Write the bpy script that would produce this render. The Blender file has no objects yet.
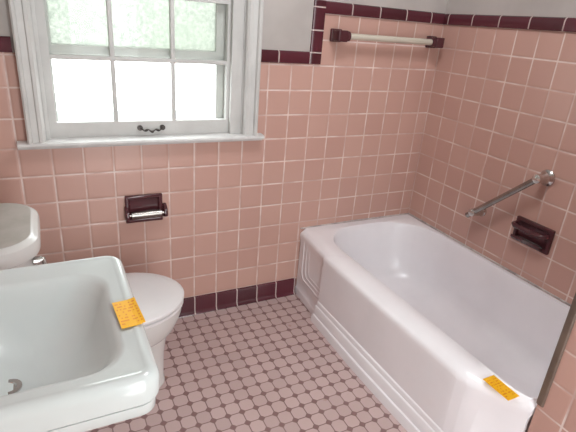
import bpy, bmesh, math, random
from mathutils import Vector
S = 0.11            # metres per wall tile (tile + joint)
FZ = -0.82          # floor level in tile units below the top of the base tiles
RX = 11.557         # right wall
LX = -7.9           # left wall
FY = -22.0          # wall behind the viewpoint
WX, WY = 5.9, -12.15  # end wall at the near end of the tub
CZ = 21.0           # ceiling
C = bpy.context.scene.collection

def V(x, y, z): return Vector((x*S, y*S, (z-FZ)*S))

# ------------------------------------------------------------------ materials
class NT:
    def __init__(s, name):
        s.m = bpy.data.materials.new(name); s.m.use_nodes = True
        s.t = s.m.node_tree; s.t.nodes.clear()
        s.out = s.t.nodes.new('ShaderNodeOutputMaterial')
    def n(s, typ, **kw):
        o = s.t.nodes.new(typ)
        for k, v in kw.items(): setattr(o, k, v)
        return o
    def put(s, sock, v):
        if hasattr(v, 'is_output') or isinstance(v, bpy.types.NodeSocket): s.t.links.new(v, sock)
        else: sock.default_value = v
    def math(s, op, a, b=0.0, c=None):
        o = s.n('ShaderNodeMath', operation=op)
        s.put(o.inputs[0], a); s.put(o.inputs[1], b)
        if c is not None: s.put(o.inputs[2], c)
        return o.outputs[0]
    def smooth(s, x, lo, hi):
        o = s.n('ShaderNodeMapRange', interpolation_type='SMOOTHSTEP')
        s.put(o.inputs['Value'], x); o.inputs['From Min'].default_value = lo; o.inputs['From Max'].default_value = hi
        return o.outputs[0]
    def mix(s, f, a, b, mode='MIX'):
        o = s.n('ShaderNodeMix', data_type='RGBA', blend_type=mode)
        s.put(o.inputs[0], f)
        for i, v in ((6, a), (7, b)):
            s.put(o.inputs[i], v if not isinstance(v, tuple) else (v + (1,))[:4])
        return o.outputs[2]
    def pos(s):
        g = s.n('ShaderNodeNewGeometry'); x = s.n('ShaderNodeSeparateXYZ')
        s.t.links.new(g.outputs['Position'], x.inputs[0]); return [x.outputs[i] for i in range(3)]
    def noise(s, scale, detail=3, rough=.5, vec=None):
        o = s.n('ShaderNodeTexNoise'); o.inputs['Scale'].default_value = scale
        o.inputs['Detail'].default_value = detail; o.inputs['Roughness'].default_value = rough
        if vec is None:
            vec = s.n('ShaderNodeNewGeometry').outputs['Position']
        s.t.links.new(vec, o.inputs['Vector']); return o.outputs[0]
    def white(s, a, b):
        c = s.n('ShaderNodeCombineXYZ'); s.put(c.inputs[0], a); s.put(c.inputs[1], b)
        w = s.n('ShaderNodeTexWhiteNoise'); s.t.links.new(c.outputs[0], w.inputs[0]); return w.outputs[0]
    def bsdf(s, col, rough=.5, bump=None, dist=.001, spec=.5, metal=0.0, coat=0.0):
        p = s.n('ShaderNodeBsdfPrincipled')
        s.put(p.inputs['Base Color'], col + (1,) if isinstance(col, tuple) and len(col) == 3 else col)
        s.put(p.inputs['Roughness'], rough); s.put(p.inputs['Metallic'], metal)
        p.inputs['Specular IOR Level'].default_value = spec
        p.inputs['Coat Weight'].default_value = coat
        if bump is not None:
            b = s.n('ShaderNodeBump'); b.inputs['Strength'].default_value = 1; b.inputs['Distance'].default_value = dist
            s.t.links.new(bump, b.inputs['Height']); s.t.links.new(b.outputs[0], p.inputs['Normal'])
        s.t.links.new(p.outputs[0], s.out.inputs[0]); return p

def tile_cells(s, u, v, ou, ov, pu, pv, w, soft=.02):
    """joint mask (1 on the tile, 0 in the joint), random number per tile; everything in tile units"""
    a = s.math('DIVIDE', s.math('SUBTRACT', u, ou), pu); b = s.math('DIVIDE', s.math('SUBTRACT', v, ov), pv)
    fa = s.math('FRACT', a); fb = s.math('FRACT', b)
    da = s.math('MULTIPLY', s.math('MINIMUM', fa, s.math('SUBTRACT', 1.0, fa)), pu)
    db = s.math('MULTIPLY', s.math('MINIMUM', fb, s.math('SUBTRACT', 1.0, fb)), pv)
    d = s.math('MINIMUM', da, db)
    return s.smooth(d, w*.5, w*.5+soft), s.white(s.math('FLOOR', a), s.math('FLOOR', b)), d

def units(s):
    x, y, z = s.pos()
    return (s.math('DIVIDE', x, S), s.math('DIVIDE', y, S), s.math('ADD', s.math('DIVIDE', z, S), FZ))

PINK = (.545, .338, .282); PINK2 = (.50, .300, .250); GROUT = (.72, .60, .56)
MAROON = (.10, .02, .031)
PAINT = (.44, .405, .385)

def mat_wall(name, axis, top, ou=0.0, ov=0.0, step=None):
    """pink 4 1/4 inch tiles up to `top`, painted plaster above; step=(u, top2): beyond u the tile goes up to top2"""
    s = NT(name); P = units(s); u = P[axis]; v = P[2]
    m, r, d = tile_cells(s, u, v, ou, ov, 1.0, 1.0, .034, .018)
    big = s.noise(1.6, 2); fine = s.noise(60, 3)
    tile = s.mix(r, PINK, PINK2)
    tile = s.mix(s.math('MULTIPLY', s.smooth(big, .3, .75), .35), tile, (.45, .265, .222))
    gr = s.mix(s.smooth(s.noise(9, 3), .35, .65), GROUT, (.53, .37, .33))
    col = s.mix(m, gr, tile)
    if step:
        t = s.math('ADD', s.math('MULTIPLY', s.math('GREATER_THAN', u, step[0]), step[1]-top), top)
    else: t = top
    istile = s.math('LESS_THAN', v, t)
    paint = s.mix(s.smooth(s.noise(5, 4), .35, .7), PAINT, (.39, .355, .335))
    col = s.mix(istile, paint, col)
    rough = s.math('SUBTRACT', .75, s.math('MULTIPLY', istile, s.math('MULTIPLY', m, .42)))
    hump = s.math('ADD', s.smooth(d, 0.0, .09), s.math('MULTIPLY', big, .25))
    # each tile tilts a hair of its own
    tilt = s.math('MULTIPLY', s.math('SUBTRACT', r, .5), s.math('FRACT', s.math('SUBTRACT', u, ou)))
    h = s.math('ADD', hump, s.math('MULTIPLY', tilt, .35))
    h = s.math('MULTIPLY', h, istile)
    h = s.math('ADD', h, s.math('MULTIPLY', fine, s.math('SUBTRACT', .3, s.math('MULTIPLY', istile, .28))))
    s.bsdf(col, rough, h, .0011, spec=.45); return s.m

def mat_trim(name, axis, off, pitch, rough=.22):
    s = NT(name); P = units(s); u = P[axis]
    a = s.math('DIVIDE', s.math('SUBTRACT', u, off), pitch); f = s.math('FRACT', a)
    d = s.math('MULTIPLY', s.math('MINIMUM', f, s.math('SUBTRACT', 1.0, f)), pitch)
    m = s.smooth(d, .014, .034)
    r = s.white(s.math('FLOOR', a), 1.0)
    col = s.mix(m, (.50, .40, .38), s.mix(r, MAROON, (.062, .013, .019)))
    s.bsdf(col, s.math('SUBTRACT', .7, s.math('MULTIPLY', m, .7-rough)), m, .0008); return s.m

def mat_floor():
    s = NT('floor_mosaic'); x, y, z = units(s)
    p = .51
    a = s.math('DIVIDE', s.math('SUBTRACT', x, 1.92), p); b = s.math('DIVIDE', s.math('ADD', y, 6.28), p)
    # distances from the nearest dot centre, in cells
    fa = s.math('FRACT', s.math('ADD', a, .5)); fb = s.math('FRACT', s.math('ADD', b, .5))
    ax = s.math('ABSOLUTE', s.math('SUBTRACT', fa, .5)); ay = s.math('ABSOLUTE', s.math('SUBTRACT', fb, .5))
    man = s.math('ADD', ax, ay)                       # the dot is a small square turned 45 degrees
    joint_dot = s.smooth(s.math('ABSOLUTE', s.math('SUBTRACT', man, .232)), .022, .058)
    lines = s.math('MINIMUM', ax, ay)
    joint_line = s.smooth(lines, .020, .050)
    outside = s.math('GREATER_THAN', man, .232)
    jl = s.math('MAXIMUM', joint_line, s.math('SUBTRACT', 1.0, outside))
    j = s.math('MULTIPLY', joint_dot, jl)
    ro = s.white(s.math('FLOOR', a), s.math('FLOOR', b))
    octa = s.mix(ro, (.56, .425, .41), (.485, .365, .352))
    octa = s.mix(s.math('MULTIPLY', s.smooth(s.noise(3.0, 4), .4, .75), .45), octa, (.48, .345, .32))
    col = s.mix(outside, (.235, .135, .132), octa)
    grout = s.mix(s.smooth(s.noise(6, 3), .35, .7), (.275, .185, .17), (.21, .13, .12))
    col = s.mix(j, grout, col)
    rust = s.smooth(s.noise(14, 2), .70, .76)
    col = s.mix(s.math('MULTIPLY', rust, .35), col, (.30, .13, .06))
    h = s.math('ADD', j, s.math('MULTIPLY', s.noise(40, 2), .3))
    s.bsdf(col, s.math('SUBTRACT', .75, s.math('MULTIPLY', j, .28)), h, .0007, spec=.4); return s.m

def mat_plain(name, col, rough=.5, metal=0.0, var=0.0, spec=.5, nscale=8, bump=0.0, coat=0.0):
    s = NT(name)
    n = s.noise(nscale, 4)
    dark = tuple(c*(1-var) for c in col)
    c = s.mix(s.smooth(n, .35, .7), col, dark)
    s.bsdf(c, rough, s.noise(nscale*6, 3) if bump else None, bump, spec=spec, metal=metal, coat=coat); return s.m

def mat_grey_top():
    """china lid with a greyer colour on its flat upward-facing top"""
    s = NT('grey_top_lid'); g = s.n('ShaderNodeNewGeometry'); x = s.n('ShaderNodeSeparateXYZ'); s.t.links.new(g.outputs['True Normal'], x.inputs[0])
    flat = s.smooth(x.outputs[2], .97, .995)  # flat upward faces take the greyer, rougher finish
    top_col = s.mix(s.smooth(s.noise(14, 4), .3, .7), (.36, .345, .31), (.42, .40, .37))
    s.bsdf(s.mix(flat, (.64, .635, .62), top_col), s.math('ADD', .22, s.math('MULTIPLY', flat, .35))); return s.m
M = {}
M['porcelain'] = mat_plain('tub_porcelain', (.87, .855, .885), .24, var=.05, nscale=4)
M['sink_white'] = mat_plain('sink_porcelain', (.60, .645, .64), .14, var=.03, nscale=5)
M['toilet_white'] = mat_plain('toilet_vitreous_china', (.66, .645, .63), .2, var=.04, nscale=5)
M['lid_white'] = mat_grey_top()
M['seat_white'] = mat_plain('seat_plastic', (.68, .655, .66), .35, var=.03, nscale=5)
M['chrome'] = mat_plain('chrome', (.62, .60, .58), .16, metal=1.0, var=.12, nscale=20)
M['dull_chrome'] = mat_plain('dull_chrome', (.34, .32, .30), .26, metal=1.0, var=.25, nscale=25)
M['maroon'] = mat_plain('maroon_glaze', (.078, .022, .028), .09, var=.2, nscale=10)
M['bar_white'] = mat_plain('ivory_bar', (.54, .49, .41), .35, var=.06, nscale=10)
M['window_paint'] = mat_plain('window_paint', (.56, .555, .54), .5, var=.10, nscale=9, bump=.0008)
M['stool_paint'] = mat_plain('sill_paint', (.62, .61, .60), .45, var=.14, nscale=12, bump=.001)
M['ceiling'] = mat_plain('ceiling_paint', (.72, .70, .68), .8, var=.03)
M['caulk'] = mat_plain('grey_caulk', (.60, .54, .52), .6, var=.5, nscale=22)
M['edge'] = mat_plain('brown_edge', (.16, .112, .085), .5, var=.35, nscale=14)
M['stone'] = mat_plain('outer_stone', (.22, .25, .275), .8, var=.2)
M['dark_metal'] = mat_plain('dark_bronze', (.07, .06, .055), .35, metal=.8, var=.3, nscale=30)
M['hole'] = mat_plain('drain_metal', (.20, .19, .18), .35, metal=1.0, var=.4, nscale=30)
M['floor'] = mat_floor()
M['base'] = mat_trim('maroon_base_tile', 0, 0.0, 1.0)
M['cap_back'] = mat_trim('maroon_cap_tile', 0, 3.37, 1.40)
M['cap_alcove'] = mat_trim('maroon_alcove_cap_tile', 0, 5.14, 1.40)
M['cap_right'] = mat_trim('maroon_right_cap_tile', 1, -12.95, 1.40)
M['cap_vert'] = mat_trim('maroon_upright_tile', 2, 10.51, .85)

def mat_clear():
    s = NT('clear_glass'); tr = s.n('ShaderNodeBsdfTransparent'); tr.inputs[0].default_value = (.97, .985, .975, 1)
    gl = s.n('ShaderNodeBsdfGlossy'); gl.inputs['Roughness'].default_value = .03
    mx = s.n('ShaderNodeMixShader'); s.put(mx.inputs[0], .008)
    s.t.links.new(tr.outputs[0], mx.inputs[1]); s.t.links.new(gl.outputs[0], mx.inputs[2])
    s.t.links.new(mx.outputs[0], s.out.inputs[0]); return s.m
def mat_frost():
    s = NT('frosted_glass')
    t = s.n('ShaderNodeBsdfTranslucent'); tr = s.n('ShaderNodeBsdfTransparent'); gl = s.n('ShaderNodeBsdfGlossy')
    gl.inputs['Roughness'].default_value = .25
    n = s.smooth(s.noise(75, 3, .7), .35, .68)
    big = s.smooth(s.noise(4.5, 2), .35, .65)
    c = s.mix(n, (.29, .30, .28), (.365, .37, .35))
    c = s.mix(s.math('MULTIPLY', big, .5), c, (.31, .33, .295))
    s.put(t.inputs[0], c)
    s.put(tr.inputs[0], s.mix(n, (.03, .03, .03), (.06, .06, .055)))
    ad = s.n('ShaderNodeAddShader'); s.t.links.new(t.outputs[0], ad.inputs[0]); s.t.links.new(tr.outputs[0], ad.inputs[1])
    mx = s.n('ShaderNodeMixShader'); mx.inputs[0].default_value = .02
    s.t.links.new(ad.outputs[0], mx.inputs[1]); s.t.links.new(gl.outputs[0], mx.inputs[2])
    s.t.links.new(mx.outputs[0], s.out.inputs[0]); return s.m
M['clear'] = mat_clear(); M['frost'] = mat_frost()

def mat_sticker():
    s = NT('sticker_print'); g = s.n('ShaderNodeTexCoord'); sep = s.n('ShaderNodeSeparateXYZ')
    s.t.links.new(g.outputs['Object'], sep.inputs[0]); x = s.math('DIVIDE', sep.outputs[0], S); y = s.math('DIVIDE', sep.outputs[1], S)
    # broken rows of small print, too worn to read
    row = s.math('FRACT', s.math('MULTIPLY', y, 11.0))
    inrow = s.math('MULTIPLY', s.math('GREATER_THAN', row, .3), s.math('LESS_THAN', row, .75))
    w = s.white(s.math('FLOOR', s.math('MULTIPLY', x, 34.0)), s.math('FLOOR', s.math('MULTIPLY', y, 11.0)))
    ink = s.math('MULTIPLY', inrow, s.math('GREATER_THAN', w, .42))
    inside = s.math('MULTIPLY', s.math('LESS_THAN', s.math('ABSOLUTE', x), .175), s.math('LESS_THAN', s.math('ABSOLUTE', y), .36))
    ink = s.math('MULTIPLY', ink, inside)
    col = s.mix(s.math('MULTIPLY', ink, .8), (.90, .47, .008), (.72, .20, .008))
    s.bsdf(col, .4); return s.m
M['sticker'] = mat_sticker(); M['sticker_back'] = mat_plain('sticker_backing', (.8, .76, .6), .6)

# ------------------------------------------------------------------ mesh helpers
def obj(name, bm, mat, parent=None, kind=None, bevel=0.0, smooth=True, loc=None, sharp=38, label=None):
    if loc is not None:
        for v in bm.verts: v.co -= loc
    bmesh.ops.remove_doubles(bm, verts=bm.verts, dist=1e-6)
    bmesh.ops.recalc_face_normals(bm, faces=bm.faces)
    if bevel:
        es = [e for e in bm.edges if len(e.link_faces) == 2 and e.calc_face_angle(0) > .6]
        bmesh.ops.bevel(bm, geom=es, offset=bevel*S, segments=3, affect='EDGES', profile=.5, clamp_overlap=True)
    for f in bm.faces: f.smooth = smooth
    for e in bm.edges:
        e.smooth = not (len(e.link_faces) == 2 and e.calc_face_angle(0) > math.radians(sharp))
    me = bpy.data.meshes.new(name); bm.to_mesh(me); bm.free()
    me.materials.append(M[mat] if isinstance(mat, str) else mat)
    o = bpy.data.objects.new(name, me); C.objects.link(o)
    if loc is not None: o.location = loc
    if parent is not None:
        o.parent = parent
        base = Vector((0, 0, 0)); q = parent
        while q is not None: base += q.location; q = q.parent
        o.location = (loc if loc is not None else Vector((0, 0, 0))) - base
    if kind: o['kind'] = kind
    if label: o['label'] = label
    return o
def empty(name, loc, label=None, cat=None, kind=None, group=None):
    o = bpy.data.objects.new(name, None); C.objects.link(o); o.location = loc; o.empty_display_size = .05
    if label: o['label'] = label
    if cat: o['category'] = cat
    if kind: o['kind'] = kind
    if group: o['group'] = group
    return o
def tag(o, label, cat, group=None):
    o['label'] = label; o['category'] = cat
    if group: o['group'] = group
def B(): return bmesh.new()
def box(bm, x0, x1, y0, y1, z0, z1):
    vs = [bm.verts.new(V(x, y, z)) for x in (x0, x1) for y in (y0, y1) for z in (z0, z1)]
    for q in ((0,1,3,2), (4,6,7,5), (0,4,5,1), (2,3,7,6), (0,2,6,4), (1,5,7,3)): bm.faces.new([vs[i] for i in q])
    return vs
def loft(bm, rings, cap0=False, cap1=False, closed=True):
    R = [[bm.verts.new(V(*p)) for p in r] for r in rings]
    n = len(R[0])
    for a, b in zip(R, R[1:]):
        for i in range(n if closed else n-1):
            j = (i+1) % n
            bm.faces.new((a[i], a[j], b[j], b[i]))
    if cap0: bm.faces.new(R[0][::-1])
    if cap1: bm.faces.new(R[-1])
    return R
def prism(bm, pts, axis, a0, a1):
    """extrude a 2D outline along an axis: axis 'x' pts=(y,z), 'y' pts=(x,z), 'z' pts=(x,y)"""
    mk = {'x': lambda p, a: (a, p[0], p[1]), 'y': lambda p, a: (p[0], a, p[1]), 'z': lambda p, a: (p[0], p[1], a)}[axis]
    loft(bm, [[mk(p, a0) for p in pts], [mk(p, a1) for p in pts]], True, True)
def tube(bm, path, rad, n=14, caps=True):
    P = [Vector(p) for p in path]; rings = []
    up = None
    for i, p in enumerate(P):
        t = (P[min(i+1, len(P)-1)] - P[max(i-1, 0)]).normalized()
        if up is None: up = Vector((0, 0, 1)) if abs(t.z) < .9 else Vector((1, 0, 0))
        a = t.cross(up).normalized(); b = a.cross(t).normalized(); up = b
        r = rad[i] if isinstance(rad, (list, tuple)) else rad
        rings.append([tuple(p + a*(r*math.cos(2*math.pi*k/n)) + b*(r*math.sin(2*math.pi*k/n))) for k in range(n)])
    loft(bm, rings, caps, caps)
def rrect(x0, x1, y0, y1, r, z, n=8, rs=None):
    """rounded rectangle ring; rs = radii at (x1,y1),(x0,y1),(x0,y0),(x1,y0)"""
    rs = rs or (r,)*4; out = []
    for (cx, cy, a0), q in zip(((x1, y1, 0), (x0, y1, 90), (x0, y0, 180), (x1, y0, 270)), rs):
        sx = -1 if cx == x1 else 1; sy = -1 if cy == y1 else 1
        for k in range(n+1):
            a = math.radians(a0 + 90*k/n)
            out.append((cx+sx*q+q*math.cos(a), cy+sy*q+q*math.sin(a), z))
    return out
def lerp(a, b, t): return tuple(x+(y-x)*t for x, y in zip(a, b))

# ------------------------------------------------------------------ the room
WT = 1.5   # wall thickness
wx0, wx1, wz0, wz1 = -5.2, 2.0, 7.05, 16.7          # window opening
b = B()
box(b, LX-WT, wx0, 0, WT, FZ, CZ); box(b, wx1, RX+WT, 0, WT, FZ, CZ)
box(b, wx0, wx1, 0, WT, FZ, wz0); box(b, wx0, wx1, 0, WT, wz1, CZ)
M['wall_back'] = mat_wall('back_wall_tile', 0, 10.06, step=(4.78, 12.3))
obj('wall_back', b, 'wall_back', kind='structure', smooth=False)
M['wall_right'] = mat_wall('right_wall_tile', 1, 12.0, ou=-.04)
b = B(); box(b, RX, RX+WT, FY, 0, FZ, CZ)
obj('wall_right', b, 'wall_right', kind='structure', smooth=False)
M['wall_left'] = mat_wall('left_wall_tile', 1, 10.06)
b = B(); box(b, LX-WT, LX, FY, 0, FZ, CZ); obj('wall_left', b, 'wall_left', kind='structure', smooth=False)
b = B()   # wall behind the viewpoint, with an unseen doorway added to let in light
DX0, DX1, DZ = -2.8, 2.2, 17.5
box(b, LX-WT, DX0, FY-WT, FY, FZ, CZ); box(b, DX1, RX+WT, FY-WT, FY, FZ, CZ); box(b, DX0, DX1, FY-WT, FY, DZ, CZ)
M['wall_front'] = mat_wall('front_wall_tile', 0, 10.06); obj('wall_front', b, 'wall_front', kind='structure', smooth=False)
M['wall_alcove'] = mat_wall('end_wall_tile', 1, 12.0, ou=-12.89, ov=.58)
b = B(); box(b, WX, RX, FY, WY, FZ, CZ); obj('wall_alcove', b, 'wall_alcove', kind='structure', smooth=False)
b = B(); box(b, LX-WT, RX+WT, FY-WT, WT, FZ-1, FZ); obj('floor', b, 'floor', kind='structure', smooth=False)
b = B(); box(b, LX-WT, RX+WT, FY-WT, WT, CZ, CZ+1); obj('ceiling', b, 'ceiling', kind='structure', smooth=False)

b = B()  # frame of the unseen doorway added for its light
for x0, x1 in ((DX0-.6, DX0), (DX1, DX1+.6)): box(b, x0, x1, FY-WT, FY+.18, FZ, DZ+.6)
box(b, DX0, DX1, FY-WT, FY+.18, DZ, DZ+.6)
obj('added_doorway_1', b, 'window_paint', kind='structure', bevel=.03)

# maroon base tiles, with a rounded top and a cove at the floor
def base_profile(h=0.0):
    return [(0, FZ), (-.22, FZ), (-.15, FZ+.05), (-.10, FZ+.16), (-.09, h-.08), (-.06, h-.02), (0, h)]
b = B(); prism(b, base_profile(), 'x', LX, 5.06); obj('baseboard_back', b, 'base', kind='structure')
M['base_left'] = mat_trim('maroon_left_base_tile', 1, 0.0, 1.0)
b = B(); prism(b, [(LX-p[0], p[1]) for p in base_profile()], 'y', FY, -.2); obj('baseboard_left', b, 'base_left', kind='structure')
# maroon bullnose caps
def cap_prof(z0, z1): return [(0, z0), (-.07, z0), (-.085, z0+.03), (-.085, z1-.14), (-.06, z1-.04), (0, z1)]
capz = (10.07, 10.53); capa = (12.0, 12.45)
b = B(); prism(b, cap_prof(*capz), 'x', LX, -5.74); obj('trim_1', b, 'cap_back', kind='structure')
b = B(); prism(b, cap_prof(*capz), 'x', 2.5, 4.77); obj('trim_2', b, 'cap_back', kind='structure')
b = B(); prism(b, [(4.76, 0), (4.78, -.05), (4.86, -.085), (5.25, -.085), (5.28, -.07), (5.28, 0)], 'z', 10.07, 12.45)
obj('trim_3', b, 'cap_vert', kind='structure')
b = B(); prism(b, cap_prof(*capa), 'x', 5.28, RX); obj('trim_4', b, 'cap_alcove', kind='structure')
b = B(); prism(b, [(RX+p[0], p[1]) for p in cap_prof(*capa)], 'y', WY, -.085); obj('trim_5', b, 'cap_right', kind='structure')

# dark edge strip on the corner of the end wall
b = B(); prism(b, [(WX-.03, WY-.17), (WX-.06, WY-.14), (WX-.06, WY-.02), (WX-.03, WY+.03), (WX+.12, WY+.03), (WX+.12, WY), (WX, WY), (WX, WY-.17)], 'z', 2.72, 12.4)
obj('trim_6', b, 'edge', kind='structure')

# ------------------------------------------------------------------ window
win = empty('window_1', V(-1.6, 0, 7.2), kind='structure', label='white painted wooden window with six panes above the pink tiles', cat='window')
def wpart(name, b, mat, bevel=.02, parent=None): return obj(name, b, mat, parent or win, bevel=bevel)
def casing_profile(o, i):   # outer x, inner x : stepped moulding, projecting into the room
    s_ = 1 if i > o else -1
    w = abs(i-o)
    return [(o, 0), (o, -.34), (o+s_*.10*w, -.38), (o+s_*.24*w, -.34), (o+s_*.30*w, -.25), (o+s_*.62*w, -.23), (o+s_*.68*w, -.28), (o+s_*.86*w, -.28), (o+s_*w, -.20), (i, 0)]
for o_, i_ in ((-5.66, -5.12), (2.50, 1.94)):
    b = B(); prism(b, casing_profile(o_, i_), 'z', 7.2, 17.3); wpart('casing', b, 'window_paint', 0)
b = B(); prism(b, [(p[1], 17.3-(p[0]+5.66)*1.0) for p in casing_profile(-5.66, -5.12)], 'x', -5.12, 1.94); wpart('casing', b, 'window_paint', 0)
# jamb lining with a stop bead
for x0, x1, sx in ((-5.2, -5.10, -1), (1.90, 2.0, 1)):
    b = B(); box(b, x0, x1, -.02, 1.45, 7.2, 16.7)
    if sx < 0: box(b, -5.10, -4.98, .02, .22, 7.22, 16.7)
    else: box(b, 1.46, 1.90, .02, .22, 7.22, 16.7)
    wpart('jamb', b, 'window_paint', .015)
b = B(); box(b, -5.2, 2.0, -.02, 1.45, 16.6, 16.7); wpart('jamb', b, 'window_paint', .01)
# sill board with a rounded nose and a small apron bead under it
b = B(); prism(b, [(.26, 7.29), (-.30, 7.26), (-.37, 7.23), (-.40, 7.17), (-.38, 7.11), (-.31, 7.09), (-.20, 7.08), (-.17, 7.01), (0, 6.99), (0, 7.06), (.26, 7.1)], 'x', -5.97, 2.80)
wpart('window_sill', b, 'stool_paint', 0)
def sash(name, x0, x1, z0, z1, y0, y1, gx, gz, bars_x, bars_z, mb=.085, mat='window_paint'):
    """frame from (x0..x1, z0..z1), glass opening gx, gz"""
    b = B()
    q = lambda a, b_, c, d, y: [(a, y, c), (b_, y, c), (b_, y, d), (a, y, d)]
    loft(b, [q(x0, x1, z0, z1, y0), q(gx[0], gx[1], gz[0], gz[1], y0), q(gx[0], gx[1], gz[0], gz[1], y1), q(x0, x1, z0, z1, y1), q(x0, x1, z0, z1, y0)])
    return wpart(name, b, mat, .02)
def muntin(parent, x0, x1, z0, z1, y0, y1):
    b = B(); box(b, x0, x1, y0, y1, z0, z1); return obj('muntin', b, 'window_paint', parent, bevel=.025)
def pane(parent, x0, x1, z0, z1, y, mat, th=.03):
    b = B(); box(b, x0-.03, x1+.03, y-th/2, y+th/2, z0-.03, z1+.03); return obj('pane', b, mat, parent, smooth=False)
gx = (-4.72, 1.34); gz = (7.81, 12.0)
lower = sash('lower_sash', -5.06, 1.60, 7.24, 12.35, .22, .52, gx, gz, None, None)
mx = (-2.78, -.70); mz = 9.96
for x in mx: muntin(lower, x-.075, x+.075, gz[0]-.02, gz[1]+.02, .24, .48)
muntin(lower, gx[0]-.02, gx[1]+.02, mz-.075, mz+.075, .235, .485)
xs = (gx[0], mx[0], mx[1], gx[1]); zs = (gz[0], mz, gz[1])
for i in range(3):
    for k in range(2):
        pane(lower, xs[i]+.04, xs[i+1]-.04, zs[k]+.04, zs[k+1]-.04, .38, 'clear', .02)
# sash lift, a scrolled handle on the bottom rail
b = B()
pts = []
for k in range(25):
    t = k/24; x = -1.98 + .82*t
    pts.append((x, .10 - .06*math.sin(math.pi*t), 7.55 - .07*math.sin(math.pi*t) + .035*math.cos(6*math.pi*t)))
tube(b, pts, [.035+.014*math.cos(8*math.pi*k/24) for k in range(25)], 10)
for x in (-1.98, -1.16):
    loft(b, [rrect(x-.09, x+.09, 0, 0, 0, 0)] if False else [[(x+.10*math.cos(a), y, 7.57+.10*math.sin(a)) for a in [2*math.pi*k/14 for k in range(14)]] for y in (.22, .14)], True, True)
    tube(b, [(x, .16, 7.56), (x, .08, 7.57)], .05, 10)
obj('sash_lift', b, 'dark_metal', lower)
# upper sash of the same window (its lower part shows through the upper row of panes)
upper = sash('upper_sash', -5.06, 1.88, 10.02, 16.6, .56, .82, (-4.62, 1.02), (10.33, 16.2), None, None)
pane(upper, -4.62, 1.02, 10.33, 16.2, .70, 'frost', .03)
b = B(); box(b, 1.04, 1.9, .57, 1.3, 7.1, 10.0); box(b, -5.1, -4.66, .57, 1.3, 7.1, 10.0); wpart('outer_stop', b, 'window_paint', .02)
# stone ledge outside
b = B(); prism(b, [(.7, 7.0), (.7, 6.7), (3.6, 6.9), (3.6, 7.56), (3.2, 7.56)], 'x', -7.5, 4.2); wpart('outer_ledge', b, 'stone', 0)

# ------------------------------------------------------------------ bathtub
def ray_poly(c, a, poly):
    dx, dy = math.cos(a), math.sin(a); best = None
    n = len(poly)
    for i in range(n):
        (x0, y0), (x1, y1) = poly[i][:2], poly[(i+1) % n][:2]
        ex, ey = x1-x0, y1-y0; den = dx*ey-dy*ex
        if abs(den) < 1e-12: continue
        t = ((x0-c[0])*ey-(y0-c[1])*ex)/den; u = ((x0-c[0])*dy-(y0-c[1])*dx)/den
        if t > 0 and -1e-7 <= u <= 1+1e-7 and (best is None or t > best): best = t
    return (c[0]+dx*best, c[1]+dy*best)
tub = empty('bathtub', V(8.2, -6.1, FZ), 'white enamelled alcove bathtub with moulded apron in the pink tiled corner', 'bathtub')
XR = RX-.012
outer = [(XR, -.02), (5.10, -.02), (4.93, -2.47), (5.05, -2.49), (5.05, -2.545), (4.86, -2.57), (4.87, -6.0), (4.90, -10.3), (4.97, -10.65), (5.12, -10.92), (5.84, -12.12), (XR, -12.12)]
inner = [p[:2] for p in rrect(5.78, 11.33, -11.98, -.50, 1, 0, 14, (2.3, 1.9, .35, .35))]
ctr = (8.3, -6.2)
ang = [2*math.pi*k/150 for k in range(150)]
ang += [math.atan2(p[1]-ctr[1], p[0]-ctr[0]) % (2*math.pi) for p in outer]
ang = sorted(ang); A = [ang[0]]
for a in ang[1:]:
    if a-A[-1] > 1e-4: A.append(a)
O = [ray_poly(ctr, a, outer) for a in A]; I = [ray_poly(ctr, a, inner) for a in A]
def off(d, z):
    out = []
    for o, i in zip(O, I):
        L = math.dist(o, i); t = min(d/L, .8) if L > 1e-6 else 0
        out.append((o[0]+(i[0]-o[0])*t, o[1]+(i[1]-o[1])*t, z))
    return out
def inn(s_, z, sy=None, dx=0, dy=0):
    sy = sy or s_
    return [(8.55+(i[0]-8.55)*s_+dx, -6.2+(i[1]+6.2)*sy+dy, z) for i in I]
WM = []          # how far each outline point belongs to the long apron (its plinth flares out)
for o in O:
    if o[1] > -2.56 or o[0] > 5.84: WM.append(0.0)
    elif o[1] > -10.3: WM.append(1.0)
    else: WM.append(max(0.0, min(1.0, (12.12+o[1])/1.82)))
def prof(z, de, dm):
    out = []
    for o, i, w_ in zip(O, I, WM):
        L = math.dist(o, i); t = (de*(1-w_)+dm*w_)/L
        out.append((o[0]+(i[0]-o[0])*t, o[1]+(i[1]-o[1])*t, z))
    return out
rings = [prof(FZ, 0, -.24), prof(-.50, 0, -.22), prof(-.44, .02, -.20), prof(-.42, .05, -.13), prof(-.02, .06, -.11), prof(.02, .06, -.09), prof(.04, .06, -.045), prof(.22, .06, -.035), prof(.25, .06, -.02), prof(.27, .07, .02),
         prof(1.9, .07, .02), prof(2.1, .05, .01), off(0, 2.3), off(.012, 2.39), off(.05, 2.47), off(.11, 2.525), off(.30, 2.60), off(.45, 2.65)]
ONWALL = [o[0] > RX-.1 or (o[1] > -.05 and o[0] > 5.3) or (o[1] < -12.1 and o[0] > 6.0) for o in O]
for r_ in rings[-5:]:
    for k, wl in enumerate(ONWALL):
        if wl: r_[k] = (r_[k][0], r_[k][1], 2.66+.01*(rings.index(r_)-len(rings)+5)*.4)
inner_top = [(i[0], i[1], 2.68) for i in I]
rings.append([lerp(a, b_, .95) for a, b_ in zip(off(.45, 2.66), inner_top)])
rings += [inn(.999, 2.66), inn(.994, 2.61), inn(.985, 2.4), inn(.95, 1.2, .955), inn(.915, .5, .92), inn(.865, .12, .875), inn(.78, -.10, .80), inn(.62, -.20, .66), inn(.3, -.23, .34)]
b = B(); loft(b, rings, False, True)
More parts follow.
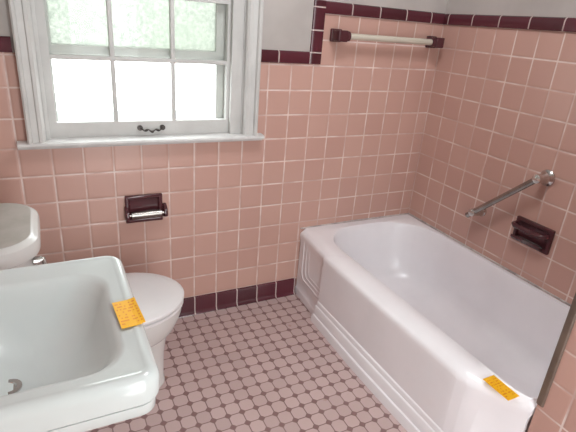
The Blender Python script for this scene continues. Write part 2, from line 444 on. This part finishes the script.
obj('tub_shell', b, 'porcelain', tub, sharp=50)
# L shaped mouldings framing the end panel beside the back wall
b = B()
def on_end(y, z, d=.0):      # point on the slanted end face
    t = (-.02-y)/2.48; return (5.10-.17*t+d+.02, y, z)
for y0, z0, r in ((-.50, .28, .075), (-.82, .52, .065), (-1.12, .74, .055)):
    path = [on_end(y0, z, .06) for z in (2.2, 1.7, 1.2, z0+.45)]
    path += [on_end(y0-.30*(1-math.cos(a)), z0+.45-.45*math.sin(a), .06) for a in [math.pi/2*k/6 for k in range(1, 7)]]
    path += [on_end(y, z0, .06) for y in (y0-.6, -2.0, -2.44)]
    tube(b, path, r, 10)
obj('end_moulding', b, 'porcelain', tub)
# caulk beads between tub and tile
def bead(name, path, r=.06):
    b = B(); tube(b, path, r, 8); return obj(name, b, 'caulk', kind='structure')
bead('trim_7', [(5.1, -.01, 2.66), (8, -.01, 2.70), (RX-.02, -.01, 2.69)], .035)
bead('trim_8', [(RX, -.05, 2.71), (RX, -6, 2.71), (RX, WY+.02, 2.71)], .045)

# ------------------------------------------------------------------ toilet
TY = -3.66
wc = empty('toilet', V(-4.2, TY, FZ), 'white toilet with closed seat standing under the window beside the sink', 'toilet')
def egg(xb, xf, hw, z, n=40, mid=.5, sq=2.0):
    """egg ring: back xb, front xf, half width hw, widest at fraction mid from the back"""
    xm = xb+(xf-xb)*mid; out = []
    for k in range(n):
        a = 2*math.pi*k/n; c, s_ = math.cos(a), math.sin(a)
        rx = (xf-xm) if c > 0 else (xm-xb)
        e = 2/ (sq if c <= 0 else 2.0)
        out.append((xm+rx*math.copysign(abs(c)**e, c), TY+hw*math.copysign(abs(s_)**e, s_), z))
    return out
b = B()
loft(b, [egg(-6.6, -2.16, .98, FZ, sq=3), egg(-6.6, -2.16, .98, FZ+.12, sq=3), egg(-6.6, -2.20, .94, FZ+.2, sq=3), egg(-6.5, -2.16, .96, .4, sq=3), egg(-6.5, -2.06, 1.04, 1.1, sq=3), egg(-6.4, -2.02, 1.08, 1.3, sq=3), egg(-6.4, -1.92, 1.18, 1.36, sq=3),
         egg(-6.3, -1.78, 1.30, 1.55, sq=3), egg(-6.2, -1.63, 1.44, 1.9, sq=2.6), egg(-6.0, -1.53, 1.54, 2.25, sq=2.4), egg(-5.9, -1.52, 1.56, 2.5, sq=2.4), egg(-5.9, -1.56, 1.52, 2.55, sq=2.4)], True, True)
obj('bowl', b, 'toilet_white', wc)
b = B(); loft(b, [egg(-5.2, -1.50, 1.56, 2.565, sq=2.8), egg(-5.25, -1.46, 1.60, 2.60, sq=2.8), egg(-5.25, -1.46, 1.60, 2.68, sq=2.8), egg(-5.2, -1.50, 1.56, 2.71, sq=2.8)], True, True)
st = obj('seat', b, 'seat_white', wc)
b = B(); loft(b, [egg(-5.25, -1.50, 1.58, 2.73, sq=2.8), egg(-5.3, -1.44, 1.63, 2.77, sq=2.8), egg(-5.3, -1.44, 1.63, 2.84, sq=2.8), egg(-5.25, -1.50, 1.57, 2.89, sq=2.8), egg(-5.0, -1.8, 1.3, 2.93, sq=2.6), egg(-4.2, -2.6, .6, 2.95)], True, True)
obj('seat_lid', b, 'seat_white', wc)
def dring(x0, x1, hy, r, z, cy=TY): return rrect(x0, x1, cy-hy, cy+hy, .2, z, 9, (r, .15, .15, r))
b = B(); loft(b, [dring(-7.6, -5.95, 1.45, .7, 2.58), dring(-7.65, -5.85, 1.58, .8, 2.9), dring(-7.7, -5.72, 1.66, .9, 5.36)], True, True)
obj('tank', b, 'toilet_white', wc)
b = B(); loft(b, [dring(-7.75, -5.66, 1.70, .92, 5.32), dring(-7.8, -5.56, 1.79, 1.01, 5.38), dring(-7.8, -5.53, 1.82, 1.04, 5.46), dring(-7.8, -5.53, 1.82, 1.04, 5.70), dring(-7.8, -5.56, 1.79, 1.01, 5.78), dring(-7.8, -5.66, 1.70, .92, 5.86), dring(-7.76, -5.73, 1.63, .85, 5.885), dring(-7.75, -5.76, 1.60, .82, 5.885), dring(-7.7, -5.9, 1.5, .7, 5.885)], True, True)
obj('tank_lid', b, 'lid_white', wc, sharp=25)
b = B(); tube(b, [(-5.74, -4.6, 5.1), (-5.52, -4.6, 5.1)], [.13, .10], 12)
tube(b, [(-5.50, -4.55, 5.1), (-5.47, -4.8, 5.09), (-5.45, -5.0, 5.07)], [.06, .06, .09], 10)
obj('flush_lever', b, 'chrome', wc, label='small chrome flush lever')

# ------------------------------------------------------------------ sink
SX0, SX1, SY0, SY1, SZ = LX, -3.86, -11.92, -7.64, 6.6
sink = empty('sink', V(-6.0, -10.05, 5.9), 'white porcelain bathroom sink with rounded rectangular basin at left', 'sink')
def sr(d, z, r=.36, k=1.0): return rrect(SX0+(d if d > .3 else 0), SX1-d, SY0+d, SY1-d, .1, z, 9, (max(r-d*k, .05), .04, .04, max(r-.02-d*k, .05)))
bx0, bx1, by0, by1 = -7.05, -4.35, -11.44, -8.42
def br(d, z, r): return rrect(bx0+d, bx1-d, by0+d, by1-d, .5, z, 9, (r, r, r, r))
b = B()
rings = [rrect(-7.2, -5.2, -10.8, -9.0, .8, 4.9, 9), rrect(-7.4, -4.9, -11.1, -8.6, .7, 5.3, 9), rrect(-7.5, -4.6, -11.3, -8.4, .6, 5.70, 9), sr(.22, 5.80), sr(.12, 5.81), sr(.07, 5.86), sr(.055, 6.06), sr(.12, 6.07), sr(.12, 6.11), sr(.01, 6.125), sr(0, 6.16), sr(0, 6.42), sr(.025, 6.50), sr(.07, 6.55), sr(.12, 6.58), sr(.17, 6.585), sr(.21, 6.572), sr(.25, 6.562), br(-.10, 6.555, .62), br(-.03, 6.54, .58), br(.04, 6.46, .58), br(.13, 6.30, .62), br(.30, 5.95, .68), br(.52, 5.68, .7), br(.80, 5.50, .6), br(1.15, 5.41, .12)]
# the deck in front is wider: shift the basin rim only
loft(b, rings, True, True)
obj('basin', b, 'sink_white', sink, sharp=45)
b = B(); loft(b, [[(-6.08+r*math.cos(a), -9.98+r*math.sin(a), z) for a in [2*math.pi*k/20 for k in range(20)]] for r, z in ((.2, 5.43), (.2, 5.46), (.12, 5.46), (.10, 5.44))], True, True)

obj('drain', b, 'chrome', sink)

b = B(); loft(b, [rrect(-7.1, -5.2, -10.9, -8.9, .5, FZ, 6), rrect(-7.1, -5.2, -10.9, -8.9, .5, FZ+.25, 6), rrect(-6.9, -5.5, -10.6, -9.2, .45, FZ+.6, 6), rrect(-6.9, -5.5, -10.6, -9.2, .45, 3.0, 6), rrect(-7.1, -5.25, -10.75, -9.05, .6, 4.9, 6)], True, True)
obj('pedestal', b, 'sink_white', sink)
# ------------------------------------------------------------------ stickers
def sticker(c, hx, hy, rot, label, curl=0.0):
    loc = V(*c); b = B(); n = 6
    top = []
    for iz in (0.012, 0.0):
        top.append([[b.verts.new(Vector(((-hx+2*hx*i/n)*S, (-hy+2*hy*k/n)*S, (iz+curl*max(0, i/n-.6)**2)*S))) for k in range(n+1)] for i in range(n+1)])
    t0, t1 = top
    for i in range(n):
        for k in range(n):
            b.faces.new((t0[i][k], t0[i+1][k], t0[i+1][k+1], t0[i][k+1])); b.faces.new((t1[i][k+1], t1[i+1][k+1], t1[i+1][k], t1[i][k]))
    for i in range(n):
        for (k, sgn) in ((0, 1), (n, -1)):
            f = (t0[i][k], t1[i][k], t1[i+1][k], t0[i+1][k]); b.faces.new(f if sgn > 0 else f[::-1])
            f = (t0[k][i], t0[k][i+1], t1[k][i+1], t1[k][i]); b.faces.new(f if sgn > 0 else f[::-1])
    o = obj('sticker', b, 'sticker', smooth=False)
    o.location = loc; o.rotation_euler = rot
    tag(o, label, 'sticker', None); return o
sticker((-4.08, -10.14, 6.60), .20, .42, (0, 0, .06), 'yellow printed paper sticker on the right rim of the white sink', .2)
sticker((5.44, -11.33, 2.685), .22, .44, (0, 0, .0), 'yellow printed paper sticker on the white bathtub rim near the end wall')

# ------------------------------------------------------------------ toilet paper holder
tp = empty('toilet_paper_holder', V(-2.0, 0, 3.93), 'maroon ceramic toilet paper holder with chrome roller recessed under the window', 'toilet paper holder')
def frame(x0, x1, z0, z1, w, y0, y1, back):
    b = B()
    q = lambda d, y: [(x0+d, y, z0+d), (x1-d, y, z0+d), (x1-d, y, z1-d), (x0+d, y, z1-d)]
    loft(b, [q(0, y1), q(0, y0), q(w, y0), q(w*1.3, back)], True, True)
    return b
b = frame(-2.70, -1.30, 3.92, 5.03, .13, -.12, .02, -.03); obj('backplate', b, 'maroon', tp, bevel=.03)
for x in (-2.66, -1.22):
    b = B(); prism(b, [(-.02, 4.02), (-.34, 4.14), (-.40, 4.26), (-.36, 4.42), (-.2, 4.56), (-.02, 4.62)], 'x', x-.07, x+.07)
    obj('ear', b, 'maroon', tp, bevel=.03)
b = B(); tube(b, [(-2.60, -.27, 4.30), (-2.52, -.27, 4.30), (-2.51, -.27, 4.30), (-1.40, -.27, 4.30), (-1.39, -.27, 4.30), (-1.28, -.27, 4.30)], [.06, .06, .145, .145, .06, .06], 18)
obj('roller', b, 'dull_chrome', tp)

# ------------------------------------------------------------------ towel bar
tb = empty('towel_bar', V(8.4, 0, 11.2), 'ivory towel bar between two maroon posts high on the alcove wall', 'towel bar')
TBZ, TBY = 11.22, -.50
for x, sgn in ((5.86, 1), (10.95, -1)):
    b = B()
    loft(b, [[(x+a_*.25, y, TBZ+c_*.25) for a_, c_ in ((-1, -1), (1, -1), (1, 1), (-1, 1))] for y, q in ((0, 1), (-.16, 1))], True, True)
    loft(b, [[(x+a_*h, y, TBZ+c_*h) for a_, c_ in ((-1, -1), (1, -1), (1, 1), (-1, 1))] for y, h in ((-.16, .22), (-.32, .19), (-.70, .22))], True, True)
    post = obj('post', b, 'maroon', tb, bevel=.045)
    b = B(); tube(b, [(x+sgn*.2, TBY, TBZ), (x+sgn*.24, TBY, TBZ), (x+sgn*.36, TBY, TBZ), (x+sgn*.39, TBY, TBZ)], [.19, .20, .19, .14], 18)
    obj('socket', b, 'maroon', post)
b = B(); tube(b, [(6.15, TBY, TBZ), (10.66, TBY, TBZ)], .125, 16); obj('bar', b, 'bar_white', tb)

# ------------------------------------------------------------------ grab bar
gb = empty('grab_bar', V(RX, -5.5, 5.7), 'slanted chrome grab bar on the right tiled wall above the bathtub', 'grab bar')
p0 = Vector((RX, -6.95, 6.92)); p1 = Vector((RX, -4.48, 4.60)); off_ = Vector((-.55, 0, 0))
d = (p1-p0).normalized()
b = B(); tube(b, [p0+off_-d*.12, p0+off_+d*.1, p1+off_-d*.1, p1+off_+d*.35], .12, 16); obj('bar', b, 'dull_chrome', gb)
for p in (p0, p1):
    b = B(); q = .31 if p is p0 else .24
    tube(b, [p, p-Vector((.06, 0, 0)), p-Vector((.12, 0, 0)), p-Vector((.2, 0, 0)), p-Vector((.46, 0, 0)), p-Vector((.66, 0, 0)), p-Vector((.72, 0, 0))], [q, q, q*.8, .19, .17, .17, .09], 18)
    obj('flange', b, 'chrome', gb)

# ------------------------------------------------------------------ soap dish
sd = empty('soap_dish', V(RX, -7.0, 4.1), 'dark maroon ceramic soap dish recessed in the right wall below the grab bar', 'soap dish')
def fr_right(y0, y1, z0, z1, w, t, back):
    b = B(); X = RX
    q = lambda d, x: [(x, y0+d, z0+d), (x, y1-d, z0+d), (x, y1-d, z1-d), (x, y0+d, z1-d)]
    loft(b, [q(0, X+.02), q(0, X-t), q(w, X-t), q(w*1.3, X-back)], True, True); return b
obj('backplate', fr_right(-7.88, -6.26, 4.12, 5.12, .14, .13, .04), 'maroon', sd, bevel=.03)
b = B(); prism(b, [(RX-.02, 4.18), (RX-.30, 4.22), (RX-.36, 4.32), (RX-.32, 4.40), (RX-.28, 4.34), (RX-.02, 4.30)], 'y', -7.66, -6.34); obj('tray', b, 'maroon', sd, bevel=.02)
b = B(); tube(b, [(RX-.05, -6.30, 4.82), (RX-.26, -6.30, 4.80), (RX-.36, -6.42, 4.79), (RX-.36, -7.58, 4.79), (RX-.26, -7.70, 4.80), (RX-.05, -7.70, 4.82)], .10, 12); obj('grip', b, 'maroon', sd)

# ------------------------------------------------------------------ daylight through the window and an added doorway, plus an added fill light
LP = (3.0, -8.5)  # unseen overhead fixture, added to brighten the tub and floor
fillM = NT('fill_lamp_glass'); e = fillM.n('ShaderNodeEmission'); e.inputs[0].default_value = (.96, .98, 1, 1); e.inputs[1].default_value = 26.0
fillM.t.links.new(e.outputs[0], fillM.out.inputs[0]); M['fill_lamp'] = fillM.m
cl = empty('added_fill_light', V(LP[0], LP[1], CZ), 'added round fill light overhead, out of view', 'fill light')
def disc_rings(L): return [[(LP[0]+r*math.cos(2*math.pi*k/32), LP[1]+r*math.sin(2*math.pi*k/32), z) for k in range(32)] for r, z in L]
b = B(); loft(b, disc_rings([(1.5, CZ), (1.5, CZ-.25), (1.35, CZ-.3)]), True, True); obj('fill_lamp_base', b, 'dull_chrome', cl)
b = B(); loft(b, disc_rings([(1.4, CZ-.3), (1.55, CZ-.6), (1.35, CZ-.95), (.8, CZ-1.15), (.2, CZ-1.22)]), True, True); obj('fill_lamp_shade', b, 'fill_lamp', cl)

w = bpy.data.worlds.new('daylight'); bpy.context.scene.world = w; w.use_nodes = True
bg = w.node_tree.nodes['Background']; bg.inputs[0].default_value = (.95, 1.0, 1.0, 1); bg.inputs[1].default_value = 5.3
po = bpy.data.lights.new('window_portal', 'AREA'); po.shape = 'RECTANGLE'; po.size = 7.2*S; po.size_y = 9.5*S
po.cycles.is_portal = True
pl = bpy.data.objects.new('window_portal', po); C.objects.link(pl); pl.location = V(-1.6, 1.6, 11.95); pl.rotation_euler = (math.radians(-90), 0, 0)

po = bpy.data.lights.new('door_portal', 'AREA'); po.shape = 'RECTANGLE'; po.size = (DX1-DX0)*S; po.size_y = (DZ-FZ)*S
po.cycles.is_portal = True
pl = bpy.data.objects.new('door_portal', po); C.objects.link(pl); pl.location = V((DX0+DX1)/2, FY-WT-.1, (DZ+FZ)/2); pl.rotation_euler = (math.radians(90), 0, 0)

# ------------------------------------------------------------------ camera
f_, yaw, pit, rol = 470.28, .4902, .3917, .0815
F = Vector((math.sin(yaw)*math.cos(pit), math.cos(yaw)*math.cos(pit), -math.sin(pit)))
rt = Vector((math.cos(yaw), -math.sin(yaw), 0)); up = rt.cross(F)
R = rt*math.cos(rol)+up*math.sin(rol); U = -rt*math.sin(rol)+up*math.cos(rol)
from mathutils import Matrix
cam = bpy.data.cameras.new('camera'); cam.sensor_width = 36; cam.lens = 36*f_/576; cam.clip_start = .02
co = bpy.data.objects.new('camera', cam); C.objects.link(co)
m = Matrix((R, U, -F)).transposed().to_4x4(); m.translation = V(-4.9967, -17.5792, 11.6048); co.matrix_world = m
sc = bpy.context.scene; sc.camera = co
sc.view_settings.view_transform = 'Standard'; sc.view_settings.look = 'None'; sc.view_settings.exposure = 0.72; sc.view_settings.gamma = 1
